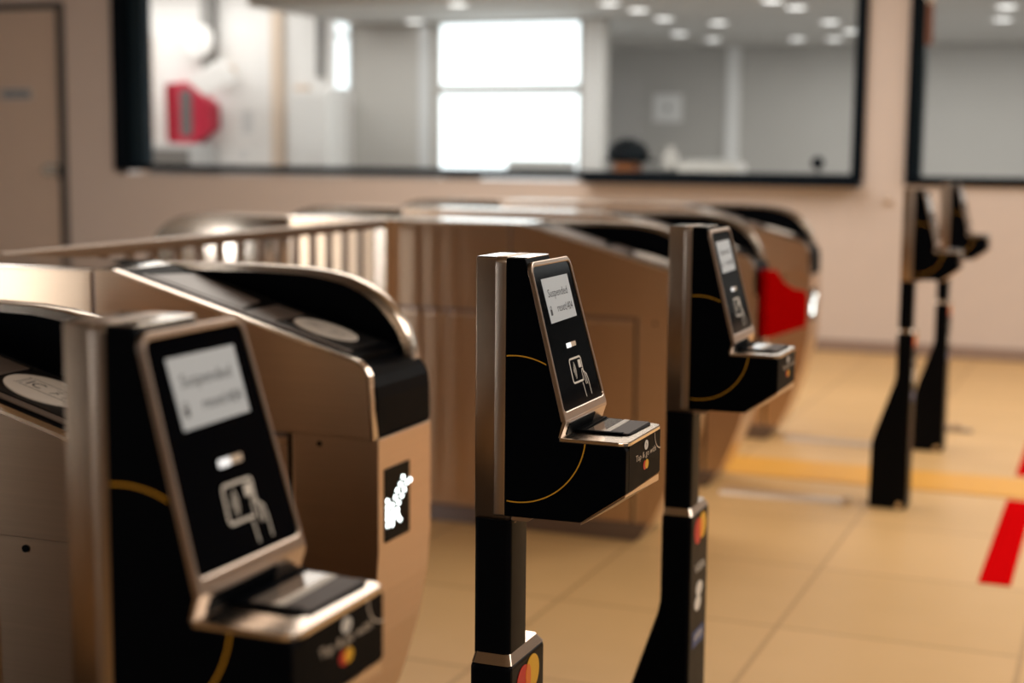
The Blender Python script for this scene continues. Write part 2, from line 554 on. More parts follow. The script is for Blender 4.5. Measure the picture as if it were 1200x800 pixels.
rb = thing('red_wall_box', 'dark red wall box with a grey window seen through the glass', 'box', (c(-6.95), YO, sz(1.5, 9.9, YO)))
fin('case', prism([(-0.215, 0.245), (-0.02, 0.262), (0.24, 0.075), (0.24, -0.13), (0.05, -0.262), (-0.205, -0.25)], -0.13, 0, 'y'), REDBOX, rb, bevel=0.012, seg=3)
fin('side_plate', prism([(-0.213, 0.235), (-0.125, 0.242), (-0.120, -0.243), (-0.203, -0.242)], -0.136, -0.129, 'y'), REDBOXD, rb)
fin('window_plate', prism(rrect(-0.070, 0.050, -0.19, 0.195, 0.02), -0.138, -0.129, 'y'), RUBBER, rb)
gc = thing('low_cabinet', 'low grey cabinet under the red wall box behind the glass', 'cabinet', (c(-6.96), YO - 0.2, 0))
fin('case', box(-0.21, 0.21, -0.19, 0.18, 0, sz(1.235, 9.9, YO)), OLIGHT, gc, bevel=0.006)
fin('door', box(-0.20, 0.20, -0.205, -0.19, 0.05, 1.19), ODARK, gc, bevel=0.004)
rs = tag(fin('round_sign', prism(circ(c(-6.82), sz(2.13, 9.9, YO - 0.12), 0.135), YO - 0.14, YO - 0.12, 'y'), OWHITE, bevel=0.004), 'round pale sign on a post above the red wall box', 'sign')
fin('face_marks', box(c(-6.80) - 0.04, c(-6.80) + 0.04, YO - 0.143, YO - 0.1405, 2.02, 2.04, box(c(-6.80) - 0.05, c(-6.80) + 0.03, YO - 0.143, YO - 0.1405, 2.08, 2.10, box(c(-6.80) - 0.008, c(-6.80) + 0.008, YO - 0.143, YO - 0.1405, 2.0, 2.15))), OLIGHT, rs)
fin('post', box(c(-6.76) - 0.05, c(-6.76) + 0.05, YO - 0.11, YO - 0.01, sz(1.86, 9.9, YO), 2.6), ODARK, rs)
tb = tag(fin('tilted_board', prism([(c(-6.85), 1.76), (c(-6.66), 1.625), (c(-6.32), 1.745), (c(-6.48), 1.93)], YO - 0.30, YO - 0.27, 'y'), OWHITE, bevel=0.004), 'white tilted board beside the red wall box behind the glass', 'board')
fin('support_arm', box(c(-6.62), c(-6.54), YO - 0.27, YO, 1.78, 1.88), OBEIGE2, tb)
for i, (x, z, w, hh) in enumerate(((-6.42, 1.42, 0.09, 0.12), (-6.46, 1.15, 0.05, 0.05))):
    po = tag(fin('poster', box(c(x) - w - 0.05, c(x) + w + 0.05, YO - 0.008, YO, z - hh - 0.04, z + hh + 0.04), OWHITE), ('faint pale poster on the white office wall right of the red box', 'small faint notice low on the white office wall')[i], 'poster')
    fin('picture_area', box(c(x) - w * 0.6, c(x) + w * 0.6, YO - 0.0095, YO - 0.008, z - hh * 0.8, z + hh * 0.8), OLIGHT, po)

# desk line and small things behind the glass
dk = thing('office_desk', 'dark-edged pale office desk along the inside of the large window', 'desk', (-2.7, 8.3, 0))
fin('top', box(-3.3, 1.85, -0.36, 0.30, 1.015, 1.048), OLIGHT, dk, bevel=0.004)
for x in (-3.2, -1.0, 1.75):
    fin('leg', box(x, x + 0.06, -0.30, 0.25, 0, 1.015), ODARK, dk)
dob = thing('desk_dark_object', 'rounded black thing with an orange-brown underside on the desk behind the glass', 'item', (-2.455, 8.3, 1.048))  # unidentified object, modelled only as a rounded dark shape
bm = bmesh.new()
bmesh.ops.create_uvsphere(bm, u_segments=24, v_segments=14, radius=1)
for v in bm.verts:
    v.co = Vector((v.co.x * (0.145 + 0.03 * max(0, -v.co.z)), v.co.y * 0.13, 0.135 + v.co.z * (0.115 if v.co.z > 0 else 0.065)))
fin('dome', bm, BLACK, dob, smooth=True)
fin('brim', prism(circ(0.01, 0, 0.185, 0.14), 0.085, 0.105, 'z'), BLACK, dob, bevel=0.006)
fin('underside', prism(circ(0, 0, 0.10, 0.10), 0.0, 0.085, 'z'), ORANGEB, dob, bevel=0.01)
tag(fin('desk_tray', box(-2.33, -2.07, 8.18, 8.42, 1.048, 1.078), FRAMEM, bevel=0.005), 'low dark tray on the desk right of the rounded black thing', 'tray')
wb = thing('white_bottle', 'small bright white bottle on the dark desk tray', 'bottle', (-2.15, 8.28, 1.078))
fin('body', prism(circ(0, 0, 0.055), 0, 0.12, 'z'), OWHITE, wb, bevel=0.02)
fin('cap', prism(circ(0, 0, 0.022), 0.12, 0.165, 'z'), OWHITE, wb, bevel=0.004)
pr = thing('office_printer', 'low white printer on the desk behind the glass', 'printer', (-1.87, 8.3, 1.048))
fin('case', box(-0.20, 0.20, -0.15, 0.15, 0, 0.085), OWHITE, pr, bevel=0.012)
fin('lid', box(-0.17, 0.17, -0.13, 0.13, 0.085, 0.105), OLIGHT, pr, bevel=0.006)
wc = thing('desk_webcam', 'tiny dark round object on a stalk at the right of the desk', 'camera', (-1.17, 8.3, 1.048))
fin('stalk', prism(circ(0, 0, 0.012), 0, 0.07, 'z'), ODARK, wc)
bm = bmesh.new()
bmesh.ops.create_uvsphere(bm, u_segments=16, v_segments=10, radius=0.043, matrix=Matrix.Translation((0, 0, 0.095)))
fin('head', bm, FRAMEM, wc, smooth=True)
sq = tag(fin('square_sign', box(-3.66, -3.37, YD - 0.02, YD, 1.49, 1.76), OWHITE, bevel=0.004), 'square white sign with a small grey mark on the grey office wall', 'sign')
fin('mark', box(-3.535, -3.495, YD - 0.0225, YD - 0.02, 1.60, 1.65), ODARK, sq)
bx = tag(fin('paper_box', box(-3.28, -2.86, 8.15, 8.40, 1.048, 1.125), OLIGHT, bevel=0.006), 'flat pale box on the desk in front of the bright window', 'box')
fin('lid', box(-3.285, -2.855, 8.145, 8.405, 1.125, 1.140), OWHITE, bx, bevel=0.004)
DL = [(-4.535, 9.30), (-3.63, 8.10), (-2.613, 8.325), (-2.576, 8.862), (-2.60, 9.587), (-2.90, 11.079), (-2.80, 11.82), (-2.306, 10.072),
      (-1.535, 8.463), (-1.482, 8.982), (-2.07, 11.926), (-1.474, 10.226), (-1.759, 12.009), (-1.473, 11.184), (-0.126, 9.317), (-0.229, 10.342)]
DW = ['left of the bright window', 'just above the bright window', 'at the top edge, right of the bright window', 'upper one right of the bright window', 'right of the bright window, second step down',
      'third step down right of the bright window', 'lowest one left of the pale pillar', 'just left of the pale pillar', 'at the top edge right of the pale pillar', 'upper one right of the pale pillar',
      'lowest one right of the pale pillar', 'upper one near the right frame of the large window', 'lower one near the right frame of the large window', 'nearest the right frame of the large window',
      'upper one seen in the right window', 'lower one seen in the right window']
for (x, y), w in zip(DL, DW):  # hall downlights mirrored in the glass, modelled as lamps in the office
    o = thing('reflected_downlight', 'round white hall downlight reflection built as an office lamp, ' + w, 'light', (x, y, 2.2), 'downlight reflections built as lamps behind the glass')
    fin('trim_ring', Plane((0, 0, 0), (1, 0, 0), (0, -1, 0), (0, 0, -1)).ring(circ(0, 0, 0.085), circ(0, 0, 0.068), -0.001, 0.008), OWHITE, o)
    fin('lens', prism(circ(0, 0, 0.068), -0.006, 0.001, 'z'), DOWNL, o)

# ------------------------------------------------------------------ floor markings
tag(fin('floor_strip', box(-3.2, 4.5, 3.97, 4.30, 0.0, 0.004), YELF), 'yellow strip across the beige floor behind the far reader post', 'floor marking')
for y0, y1, lb in ((2.80, 3.93, 'long red tape stripe on the floor, nearer than the yellow strip'), (4.37, 5.55, 'short bit of red tape stripe beyond the yellow strip at the right edge')):
    tag(fin('floor_tape', box(0.362, 0.452, y0, y1, 0.0, 0.003), REDT), lb, 'tape', 'red tape stripes on the floor')


# ------------------------------------------------------------------ ticket gates
XC, GW = -1.505, 0.235


def lowcurve():
    return [(-0.506, 0.706), (-0.506, 0.50), (-0.512, 0.42), (-0.528, 0.33), (-0.555, 0.235), (-0.585, 0.15), (-0.618, 0.075), (-0.655, 0.018), (-0.672, 0.0)]


def make_gate(label, left=None):
    root = thing('ticket_gate', label, 'ticket gate', (XC, 0, 0), 'steel ticket gates in a row')
    hw = GW / 2

    def part(name, bm, material, end=1, parent=None, bevel=0.0, seg=2, smooth=False):
        # geometry is given in world x and in y from 0 (near side) to GW (far side)
        for v in bm.verts:
            v.co.x -= XC
        if end < 0:
            for v in bm.verts:
                v.co = Vector((-v.co.x, GW - v.co.y, v.co.z))
        return fin(name, bm, material, parent or root, bevel=bevel, seg=seg, smooth=smooth)
    def mir(pts):
        if left is None:
            return pts + [(2 * XC - x, z) for x, z in reversed(pts)]
        return pts + [(left, pts[-1][1]), (left, pts[0][1])]
    ml = left if left is not None else 2 * XC + 1.108
    tl = left if left is not None else 2 * XC + 1.10
    part('body', prism(mir(lowcurve()), 0.008, GW - 0.008), STEEL, bevel=0.002)
    part('plinth', prism(mir([(-0.672, 0.0), (-0.655, 0.018), (-0.632, 0.058)]), 0.0, GW), PLINTH, bevel=0.003)
    part('middle_panel', prism([(-1.108, 0.706), (-1.108, 0.984), (ml, 0.984), (ml, 0.706)], 0.0, 0.012), STEEL, bevel=0.002)
    part('middle_panel', prism([(-1.108, 0.706), (-1.108, 0.984), (ml, 0.984), (ml, 0.706)], GW - 0.012, GW), STEEL, bevel=0.002)
    part('top_cover', prism([(-1.00, 0.962), (-1.06, 0.985), (-1.10, 0.9875)] + ([(tl, 0.9875), (tl, 0.962)] if left is not None else [(tl, 0.9875), (2 * XC + 1.06, 0.985), (2 * XC + 1.0, 0.962)]), 0.010, GW - 0.010), STEELTOP, bevel=0.002)
    part('lower_seam', box(ml + 0.4 if left is None else left, -0.690, 0.0045, 0.0085, 0.697, 0.7065), PLINTH)
    part('lower_seam', box(ml + 0.4 if left is None else left, -0.690, 0.0050, 0.0085, 0.684, 0.689), STEELP)
    for e in ((1, -1) if left is None else (1,)):
        # near panel that slopes down to the front
        near = [(-1.101, 0.706), (-0.5127, 0.706), (-0.5145, 0.775), (-0.517, 0.800), (-0.522, 0.818), (-0.530, 0.832), (-0.5425, 0.8415), (-0.558, 0.847), (-1.058, 0.984), (-1.101, 0.9855)]
        part('side_panel', prism(near, 0.0, 0.013), STEEL, e, bevel=0.002)
        trim = near[4:9]
        tr = bmesh.new()
        for i in range(len(trim) - 1):
            a, b = Vector(trim[i]), Vector(trim[i + 1])
            dd = (b - a).normalized()
            nn = Vector((dd.y, -dd.x)) * 0.0035
            prism([tuple(a - nn * 0.6), tuple(a + nn), tuple(b + nn), tuple(b - nn * 0.6)], -0.002, 0.015, 'y', tr)
        a, b = Vector(near[1]), Vector(near[4])
        prism([(near[1][0] - 0.003, 0.706), (near[1][0] + 0.003, 0.706), (near[4][0] + 0.003, near[4][1]), (near[4][0] - 0.003, near[4][1])], -0.002, 0.015, 'y', tr)
        part('edge_trim', tr, STEELP, e)
        # arched hood on the far side
        arch = [(-1.101, 0.9875), (-0.86, 0.9905), (-0.76, 0.988), (-0.705, 0.9825), (-0.665, 0.974), (-0.63, 0.960), (-0.60, 0.9415), (-0.574, 0.917), (-0.553, 0.887), (-0.540, 0.858), (-0.533, 0.832), (-0.530, 0.80)]
        hood = arch + [(-0.530, 0.706), (-1.101, 0.706)]
        part('hood_panel', prism(hood, GW - 0.034, GW), STEELP, e, bevel=0.003, smooth=True)
        inn = [(-1.06, 0.974)] + [(x - 0.013 * (1 if i > 2 else 0), z - 0.014 + 0.004 * (i > 7)) for i, (x, z) in enumerate(arch)][1:] + [(-0.545, 0.72), (-1.06, 0.72)]
        part('hood_lining', prism(inn, GW - 0.0375, GW - 0.033), BLACK, e)
        part('seam', box(-1.115, -1.101, 0.004, GW - 0.004, 0.706, 0.983), PLINTH, e)
        part('panel_seam', box(-0.688, -0.679, 0.0055, 0.0085, 0.06, 0.704), BLACK, e)
        part('seam_edge', box(-0.679, -0.674, 0.004, 0.0085, 0.06, 0.704), STEELP, e)
        part('screw', prism(circ(-0.624, 0.690, 0.005), 0.0055, 0.0085, 'y'), BLACK, e)
        # sloping deck between panel and hood
        ang = math.atan2(0.847 - 0.984, -0.558 + 1.058)
        du = Vector((math.cos(ang), 0, math.sin(ang)))
        dn = Vector((-du.z, 0, du.x))
        D = Plane(Vector((-1.058, 0, 0.984)) + dn * 0.001, du, (0, 1, 0), dn)     # u runs down the slope, v runs across
        Lk = 0.5185
        deck = part('deck', D.plate([(0.0, 0.012), (Lk, 0.012), (Lk, GW - 0.036), (0.0, GW - 0.036)], -0.03, 0.0), BLACK, e)
        part('deck_rail', D.plate(rrect(0.04, Lk - 0.02, 0.034, 0.050, 0.004), 0.0, 0.003), MIDG, e, deck, bevel=0.002)
        part('deck_rail', D.plate(rrect(0.04, Lk - 0.02, 0.175, 0.183, 0.003), 0.0, 0.003), DARKG, e, deck, bevel=0.002)
        part('ticket_cover', D.plate([(0.045, 0.054), (0.255, 0.054), (0.235, 0.15), (0.065, 0.172)], 0.0, 0.003), MIDG, e, deck, bevel=0.002)
        part('grey_plate', D.plate(rrect(0.262, 0.325, 0.054, 0.172, 0.002), 0.0, 0.002), MIDG, e, deck, bevel=0.002)
        part('pad_plate', D.plate(rrect(0.332, 0.490, 0.053, 0.174, 0.004), 0.0, 0.003), DARKG, e, deck, bevel=0.002)
        part('card_pad', D.plate(circ(0.404, 0.112, 0.064, 0.050, 40), 0.003, 0.006), PADW, e, deck, bevel=0.001)
        PI = Plane(D((0.404, 0.112), 0.0063), du, (0, 1, 0), dn)
        ib = PI.stroke([(0.046, 0.018), (-0.036, 0.018), (-0.036, -0.016), (0.046, -0.016)], 0.0013, 0.0)
        PI.stroke([(-0.046, 0.018), (-0.041, 0.018), (-0.041, -0.016), (-0.046, -0.016)], 0.0013, 0.0, bm=ib)
        PI.text('IC', (-0.019, 0.001), 0.020, 0.0, bm=ib)
        PI.stroke([(0.010, 0.010), (0.022, 0.010), (0.012, -0.010)], 0.0018, 0.0, bm=ib)
        PI.stroke([(0.014, 0.002), (0.022, -0.003)], 0.0018, 0.0, bm=ib)
        PI.stroke([(0.030, 0.009), (0.040, 0.004), (0.032, -0.010)], 0.0018, 0.0, bm=ib)
        part('pad_lettering', ib, INK, e, deck)
        # black rounded nose
        nose = [(-0.575, 0.838), (-0.555, 0.8335), (-0.535, 0.826), (-0.522, 0.814), (-0.514, 0.797), (-0.511, 0.775), (-0.510, 0.708), (-0.575, 0.708)]
        part('nose', prism(nose, 0.014, GW - 0.001), BLACK, e, bevel=0.003)
        part('front_gap', box(-0.53, -0.508, 0.012, GW - 0.01, 0.700, 0.708), BLACK, e)
        # display with a lit arrow on the front
        FP = Plane((-0.506, 0, 0), (0, 1, 0), (0, 0, 1), (1, 0, 0))
        disp = part('lamp_display', FP.plate(rrect(0.030, 0.132, 0.513, 0.648, 0.003), -0.004, 0.0015), BLACKG, e)
        dots = [(0.8396, 0.6206), (0.869, 0.6099), (0.829, 0.6096), (0.8556, 0.6078), (0.8159, 0.6004), (0.8449, 0.5968), (0.808, 0.589), (0.8342, 0.587), (0.7761, 0.5887),
                (0.821, 0.5767), (0.7761, 0.577), (0.795, 0.5776), (0.8158, 0.5647), (0.776, 0.5664), (0.7976, 0.564), (0.8184, 0.5534), (0.776, 0.5559), (0.7975, 0.551),
                (0.8262, 0.5445), (0.777, 0.5439), (0.7949, 0.5421)]
        db = bmesh.new()
        for y, z in dots:
            FP.plate(circ(y - 0.74 + 0.003, z, 0.0040, n=10), 0.0012, 0.003, db)
        part('lit_arrow', db, LEDW, e, disp)
    return root


g0 = make_gate('steel ticket gate with a lit white arrow on its front, behind the blurred reader post')
GATES = [(0.74, None), (-0.05, 'nearest steel ticket gate, its IC card pad half hidden by the blurred nearest post'),
         (2.84, 'steel ticket gate behind the sharp middle reader post, at the end of the barred railing'),
         (3.70, 'steel ticket gate with a red flap door, mostly hidden behind a reader post'),
         (4.70, 'farthest steel ticket gate, its black nose in front of the beige wall')]
gates = []
for y, lb in GATES:
    g = g0 if lb is None else (make_gate(lb, left=-1.6) if y < 0 else copy_tree(g0))
    if lb:
        g['label'] = lb
    g.location = (XC, y, 0)
    gates.append(g)
for ch in [c for c in gates[3].children_recursive if c.name.startswith('lit_arrow')]:      # this gate's display is dark
    bpy.data.objects.remove(ch)
# red flap on the fourth gate
fl = Plane((-0.485 - XC, 0, 0), (0, 1, 0), (0, 0, 1), (1, 0, 0))
fin('flap_door', fl.plate([(0.03, 0.80), (0.20, 0.785), (0.30, 0.742), (0.50, 0.695), (0.72, 0.668), (0.775, 0.655), (0.79, 0.63), (0.79, 0.545), (0.77, 0.515), (0.10, 0.545), (0.03, 0.56)], -0.018, 0.012), REDF, gates[3], bevel=0.008, seg=3)
fin('flap_hinge', box(-0.512 - XC, -0.50 - XC, 0.05, 0.18, 0.58, 0.76), BLACK, gates[3])

# ------------------------------------------------------------------ railing between two gates
rl = thing('barred_railing', 'steel railing with upright bars between the near gates and the middle gate', 'railing', (-1.54, 0.98, 0))
Y0, Y1 = 0.0, 1.86
fin('top_rail', box(-0.020, 0.020, Y0, Y1, 0.960, 0.988), RAILM, rl, bevel=0.004)
fin('bottom_rail', box(-0.018, 0.018, Y0, Y1, 0.10, 0.13), STEELP, rl, bevel=0.004)
for k in range(17):
    y = 0.0736 + 0.1 * k
    if y < Y1 - 0.08:
        fin('bar', box(-0.010, 0.010, y - 0.010, y + 0.010, 0.13, 0.960), RAILM, rl, bevel=0.003)
fin('end_post', box(-0.022, 0.022, Y1 - 0.045, Y1, 0.0, 0.990), STEELP, rl, bevel=0.004)
fin('end_post', box(-0.022, 0.022, Y0, Y0 + 0.045, 0.0, 0.960), STEELP, rl, bevel=0.004)

# ------------------------------------------------------------------ floor cable covers and bolts
for y, x1, lb in ((3.645, -0.155, 'flat steel cable cover on the floor leading to the nearer far post'), (4.74, -0.10, 'thin steel cable cover on the floor leading to the farthest post')):
    cc = thing('cable_cover', lb, 'cable cover', (0, y, 0), 'steel cable covers on the floor')
    fin('cover', prism([(-0.045, 0.0), (0.045, 0.0), (0.030, 0.012), (-0.030, 0.012)], -0.60, x1, 'x'), COVERM, cc, bevel=0.002)
    fin('end_screw', prism(circ(x1 + 0.0, -0.01, 0.018), 0.0, 0.022, 'z'), STEELP, cc, bevel=0.005)
fb = thing('floor_bolt', 'pair of round steel bolts on a plate beside the farthest post', 'bolt', (0.032, 5.26, 0))
fin('plate', box(-0.09, 0.09, -0.03, 0.03, 0, 0.006), PLINTH, fb, bevel=0.002)
for x in (-0.025, 0.025):
    fin('bolt_head', prism(circ(x, 0, 0.018), 0.006, 0.026, 'z'), STEELP, fb, bevel=0.005)


# ------------------------------------------------------------------ card reader posts
def make_post(label):
    root = thing('card_reader_post', label, 'card reader', (0, 0, 0), 'card reader posts in front of the gates')

    def part(name, bm, material, parent=None, **k):
        return fin(name, bm, material, parent or root, **k)
    HT = 1.0935
    # column
    base = [(0.0, 0.612), (0.0, 0.462), (-0.004, 0.440), (-0.062, 0.268), (-0.0735, 0.225), (-0.0765, 0.0), (0.053, 0.0), (0.053, 0.612)]
    part('base', prism(base, -0.010, 0.106), POLEB, bevel=0.007, seg=3)
    cb = bmesh.new()
    lo = rrect(0.001, 0.053, -0.010, 0.106, 0.008)
    hi = rrect(0.002, 0.0475, -0.001, 0.096, 0.008)
    A = [cb.verts.new((x, y, 0.611)) for x, y in lo]
    Bv = [cb.verts.new((x, y, 0.622)) for x, y in hi]
    for i in range(len(A)):
        j = (i + 1) % len(A)
        cb.faces.new((A[i], A[j], Bv[j], Bv[i]))
    cb.faces.new(Bv)
    cb.faces.new(A[::-1])
    part('collar', cb, STEELP)
    part('pole', prism(rrect(0.0005, 0.0475, 0.0, 0.058, 0.007), 0.61, 0.785, 'z'), POLEB, smooth=True)
    # foot bolt
    part('foot_bolt', prism(circ(0.028, 0.016, 0.010), -0.014, -0.0095, 'y'), STEELP)
    # card logos on the front of the base
    BP = Plane((0.0532, 0, 0), (0, 1, 0), (0, 0, 1), (1, 0, 0))
    lg = part('logo_red_circle', BP.plate(circ(0.033, 0.578, 0.0225), 0, 0.0006), REDL)
    part('logo_yellow_circle', BP.plate(circ(0.061, 0.583, 0.0225), 0, 0.0008), AMBERL)
    lens = [(0.047 + 0.0085 * math.cos(a), 0.5805 + 0.0175 * math.sin(a)) for a in [k * math.pi / 8 for k in range(16)]]
    part('logo_overlap', BP.plate(lens, 0, 0.001), ORANGEL)
    part('logo_lettering', BP.text('VISA', (0.049, 0.513), 0.016, 0.0006, width=0.062), WHITEP)
    jb = BP.plate(circ(0.049, 0.474, 0.020, 0.013), 0, 0.0006)
    BP.plate(circ(0.041, 0.450, 0.020, 0.013), 0, 0.0006, jb)
    part('logo_white_marks', jb, WHITEP)
    part('logo_blue_plate', BP.plate(rrect(0.012, 0.084, 0.376, 0.404, 0.002), 0, 0.0006), BLUEL)
    part('logo_blue_lettering', BP.text('AMEX', (0.048, 0.392), 0.012, 0.0009, width=0.052), WHITEP)

    # head: steel back shell and band
    part('back_shell', prism(rrect(0.0, 0.0475, 0.003, 0.075, [0.010, 0.003, 0.002, 0.010]), 0.7785, HT, 'z'), STEELV, bevel=0.0015, smooth=True)
    part('top_cap', prism(rrect(0.001, 0.0262, 0.0045, 0.074, 0.002), HT - 0.0005, HT + 0.0012, 'z'), STEELTOP, bevel=0.0006)
    part('top_cap', prism(rrect(0.0413, 0.064, 0.003, 0.0755, 0.002), HT, HT + 0.0014, 'z'), STEELTOP, bevel=0.0006)
    band = [(y, z) for y, z in rrect(-0.003, 0.0775, 0.791, HT + 0.002, [0.006, 0.008, 0.002, 0.002])]
    part('band', prism(band, 0.0270, 0.0408, 'x'), STEELB, bevel=0.001, smooth=True)
    part('under_plate', prism([(0.0475, 0.785), (0.067, 0.785), (0.076, 0.7915), (0.0475, 0.7915)], 0.002, 0.058), BRONZE, bevel=0.001)
    # black body
    TL = Vector((0.068, 0, 1.0895))
    BL = Vector((0.1137, 0, 0.908))
    ev = (BL - TL).normalized()
    en = Vector((-ev.z, 0, ev.x))
    LS = (BL - TL).length
    body = [(0.0405, 0.791), (0.0405, HT + 0.0005), (0.0635, HT + 0.0005), (TL.x - 0.003, TL.z), (BL.x - 0.004, BL.z), (0.1075, 0.886), (0.186, 0.8845), (0.1885, 0.880), (0.1885, 0.8300), (0.1345, 0.7922)]
    part('body', prism(body, -0.0025, 0.0765), BLACK, bevel=0.0015)
    rear = [(0.076, 0.83), (0.068, 1.06), (BL.x - 0.006, BL.z), (0.106, 0.886), (0.1855, 0.8845), (0.188, 0.880), (0.188, 0.8300), (0.1345, 0.796)]
    part('side_housing', prism(rear, 0.0760, 0.134), BLACK, bevel=0.0015)
    under = [(0.1345, 0.7915), (0.1875, 0.8287), (0.1875, 0.8262), (0.1345, 0.7888)]
    ub = prism(under, 0.0, 0.134)
    for v in ub.verts:
        if v.co.y > 0.1 and v.co.z < 0.8287:
            v.co.z -= 0.006
    part('base_plate', ub, BRONZE, bevel=0.0004)
    # printed amber ring on the near side
    SP = Plane((0.054, -0.0028, 0.8955), (1, 0, 0), (0, 0, 1), (0, -1, 0))
    arc = [(0.0862 * math.cos(math.radians(a)), 0.0862 * math.sin(math.radians(a))) for a in range(98, 57, -2)]
    part('amber_ring', SP.stroke(arc, 0.0015, 0.0), YELLOWL)
    arc = [(0.0862 * math.cos(math.radians(a)), 0.0862 * math.sin(math.radians(a))) for a in range(-7, -99, -2)]
    part('amber_ring', SP.stroke(arc, 0.0015, 0.0), YELLOWL)
    # bezel
    SC = Plane(TL, (0, 1, 0), -ev, en)
    W0, W1 = 0.126, 0.142
    P_ = lambda y, v: (y * (W0 + (W1 - W0) * v / LS) / 0.134, -v)

    def loop(y0, y1, v0, v1, r, n=6):
        return [P_(a, b) for a, b in rrect(y0, y1, v0, v1, r, n)]
    outer = loop(-0.003, 0.137, 0.0, LS, [0.002, 0.002, 0.012, 0.012])
    inner = loop(0.0008, 0.1335, 0.006, LS - 0.011, [0.006, 0.006, 0.008, 0.008])
    part('bezel', SC.ring(outer, inner, -0.004, 0.0025), BRONZE, bevel=0.0012)
    part('back_plate', SC.plate(loop(-0.0028, 0.136, 0.004, LS - 0.001, [0.002, 0.002, 0.012, 0.012]), -0.006, -0.002), BLACK)
    scr = part('screen_glass', SC.plate(loop(0.0006, 0.1337, 0.0058, LS - 0.0108, [0.006, 0.006, 0.008, 0.008]), -0.002, 0.0005), BLACKG)
    part('display', SC.plate([(0.0215, -0.0215), (0.110, -0.0210), (0.1125, -0.0732), (0.0245, -0.0745)], 0.0004, 0.0009), LCD, scr)
    tb = SC.text('Suspended', (0.0655, -0.0410), 0.0125, 0.0011, width=0.065)
    SC.text('reset', (0.0680, -0.0592), 0.0072, 0.0011, width=0.028, bm=tb)
    SC.text('1404', (0.0945, -0.0588), 0.0100, 0.0011, width=0.022, bm=tb)
    SC.plate(rrect(0.0300, 0.0355, -0.0655, -0.0585, 0.0008), 0.0009, 0.0011, tb)
    SC.stroke([(0.0310, -0.0585), (0.0310, -0.0560), (0.0328, -0.0545), (0.0346, -0.0560), (0.0346, -0.0585)], 0.0012, 0.0011, bm=tb)
    part('display_lettering', tb, INK, scr)
    part('indicator', SC.plate(rrect(0.0565, 0.0720, -0.1075, -0.1015, 0.001), 0.0004, 0.0010), LAMPW, scr)
    part('indicator_cover', SC.plate(rrect(0.0720, 0.0880, -0.1072, -0.1014, 0.001), 0.0004, 0.0010), CREAM, scr)
    # tap-card drawing
    ic = SC.stroke([(p[0], p[1]) for p in rrect(0.0535, 0.0930, -0.1495, -0.1210, 0.004)], 0.0024, 0.0008, closed=True)
    SC.plate(rrect(0.0815, 0.0905, -0.1340, -0.1245, 0.0008), 0.0004, 0.0008, ic)
    for i in range(4):
        rr = 0.0028 + 0.0032 * i
        SC.stroke([(0.0605 + rr * 0.75 * math.cos(math.radians(a)), -0.1355 + rr * math.sin(math.radians(a))) for a in range(-55, 56, 11)], 0.0011, 0.0008, bm=ic)
    part('card_drawing', ic, WHITEP, scr)
    hb = SC.plate([(0.086, -0.170), (0.0840, -0.1565), (0.0865, -0.1510), (0.0868, -0.1400), (0.0885, -0.1365), (0.0908, -0.1365), (0.0928, -0.1410), (0.0968, -0.1405), (0.1015, -0.1440), (0.1035, -0.1520), (0.1050, -0.1700)], 0.0004, 0.00085)
    part('hand_fill', hb, BLACKG, scr)
    ha = SC.stroke([(0.0860, -0.1700), (0.0840, -0.1565), (0.0828, -0.1520)], 0.0016, 0.0010)
    SC.stroke([(0.0875, -0.1500), (0.0868, -0.1400), (0.0885, -0.1365), (0.0908, -0.1367), (0.0930, -0.1430), (0.0938, -0.1555)], 0.0016, 0.0010, bm=ha)
    SC.stroke([(0.0925, -0.1415), (0.0950, -0.1400), (0.0975, -0.1420), (0.0985, -0.1560)], 0.0016, 0.0010, bm=ha)
    SC.stroke([(0.0975, -0.1420), (0.1010, -0.1440), (0.1035, -0.1520), (0.1050, -0.1690)], 0.0016, 0.0010, bm=ha)
    part('hand_drawing', ha, WHITEP, scr)
    # folded steel lip down to the shelf
    lip = bmesh.new()
    K = Vector((BL.x, 0, BL.z))
    q = [(K.x + 0.0015, K.z + 0.002), (K.x + 0.002, K.z - 0.001), (0.1100, 0.8895), (0.1072, 0.8895), (K.x - 0.002, K.z)]
    A = [lip.verts.new((x, -0.003, z)) for x, z in q]
    Bv = [lip.verts.new((x, 0.1445, z)) for x, z in q]
    lip.faces.new(A)
    lip.faces.new(Bv[::-1])
    for i in range(5):
        j = (i + 1) % 5
        lip.faces.new((A[j], A[i], Bv[i], Bv[j]))
    bmesh.ops.recalc_face_normals(lip, faces=lip.faces)
    part('fold_plate', lip, BRONZE)
    LP = Plane((0.1154, 0, 0.9070), (0, 1, 0), Vector((K.x + 0.002 - 0.1100, 0, K.z - 0.001 - 0.8895)), (1, 0, -0.33))
    part('card_slot', LP.plate(rrect(0.012, 0.104, -0.0175, -0.0025, 0.003), 0.0002, 0.0012), BLACK)
    # shelf
    sh = [(0.1080, -0.003), (0.1800, -0.003), (0.1850, -0.001), (0.1890, 0.004), (0.1905, 0.010), (0.1905, 0.124), (0.1885, 0.131), (0.1830, 0.135), (0.1080, 0.146)]
    shelf = part('shelf', prism(sh, 0.8845, 0.8895, 'z'), STEELP, bevel=0.0012)
    TP = Plane((0, 0, 0.8896), (1, 0, 0), (0, 1, 0), (0, 0, 1))
    part('scanner_tray', TP.plate([(0.1112, 0.040), (0.1700, 0.042), (0.1780, 0.046), (0.1800, 0.120), (0.1765, 0.131), (0.1112, 0.142)], 0.0, 0.0014), BLACK, shelf, bevel=0.0005)
    part('scanner_window', TP.plate([(0.1235, 0.0480), (0.1445, 0.0440), (0.1430, 0.133), (0.1235, 0.1345)], 0.0012, 0.0019), GREYGL, shelf)
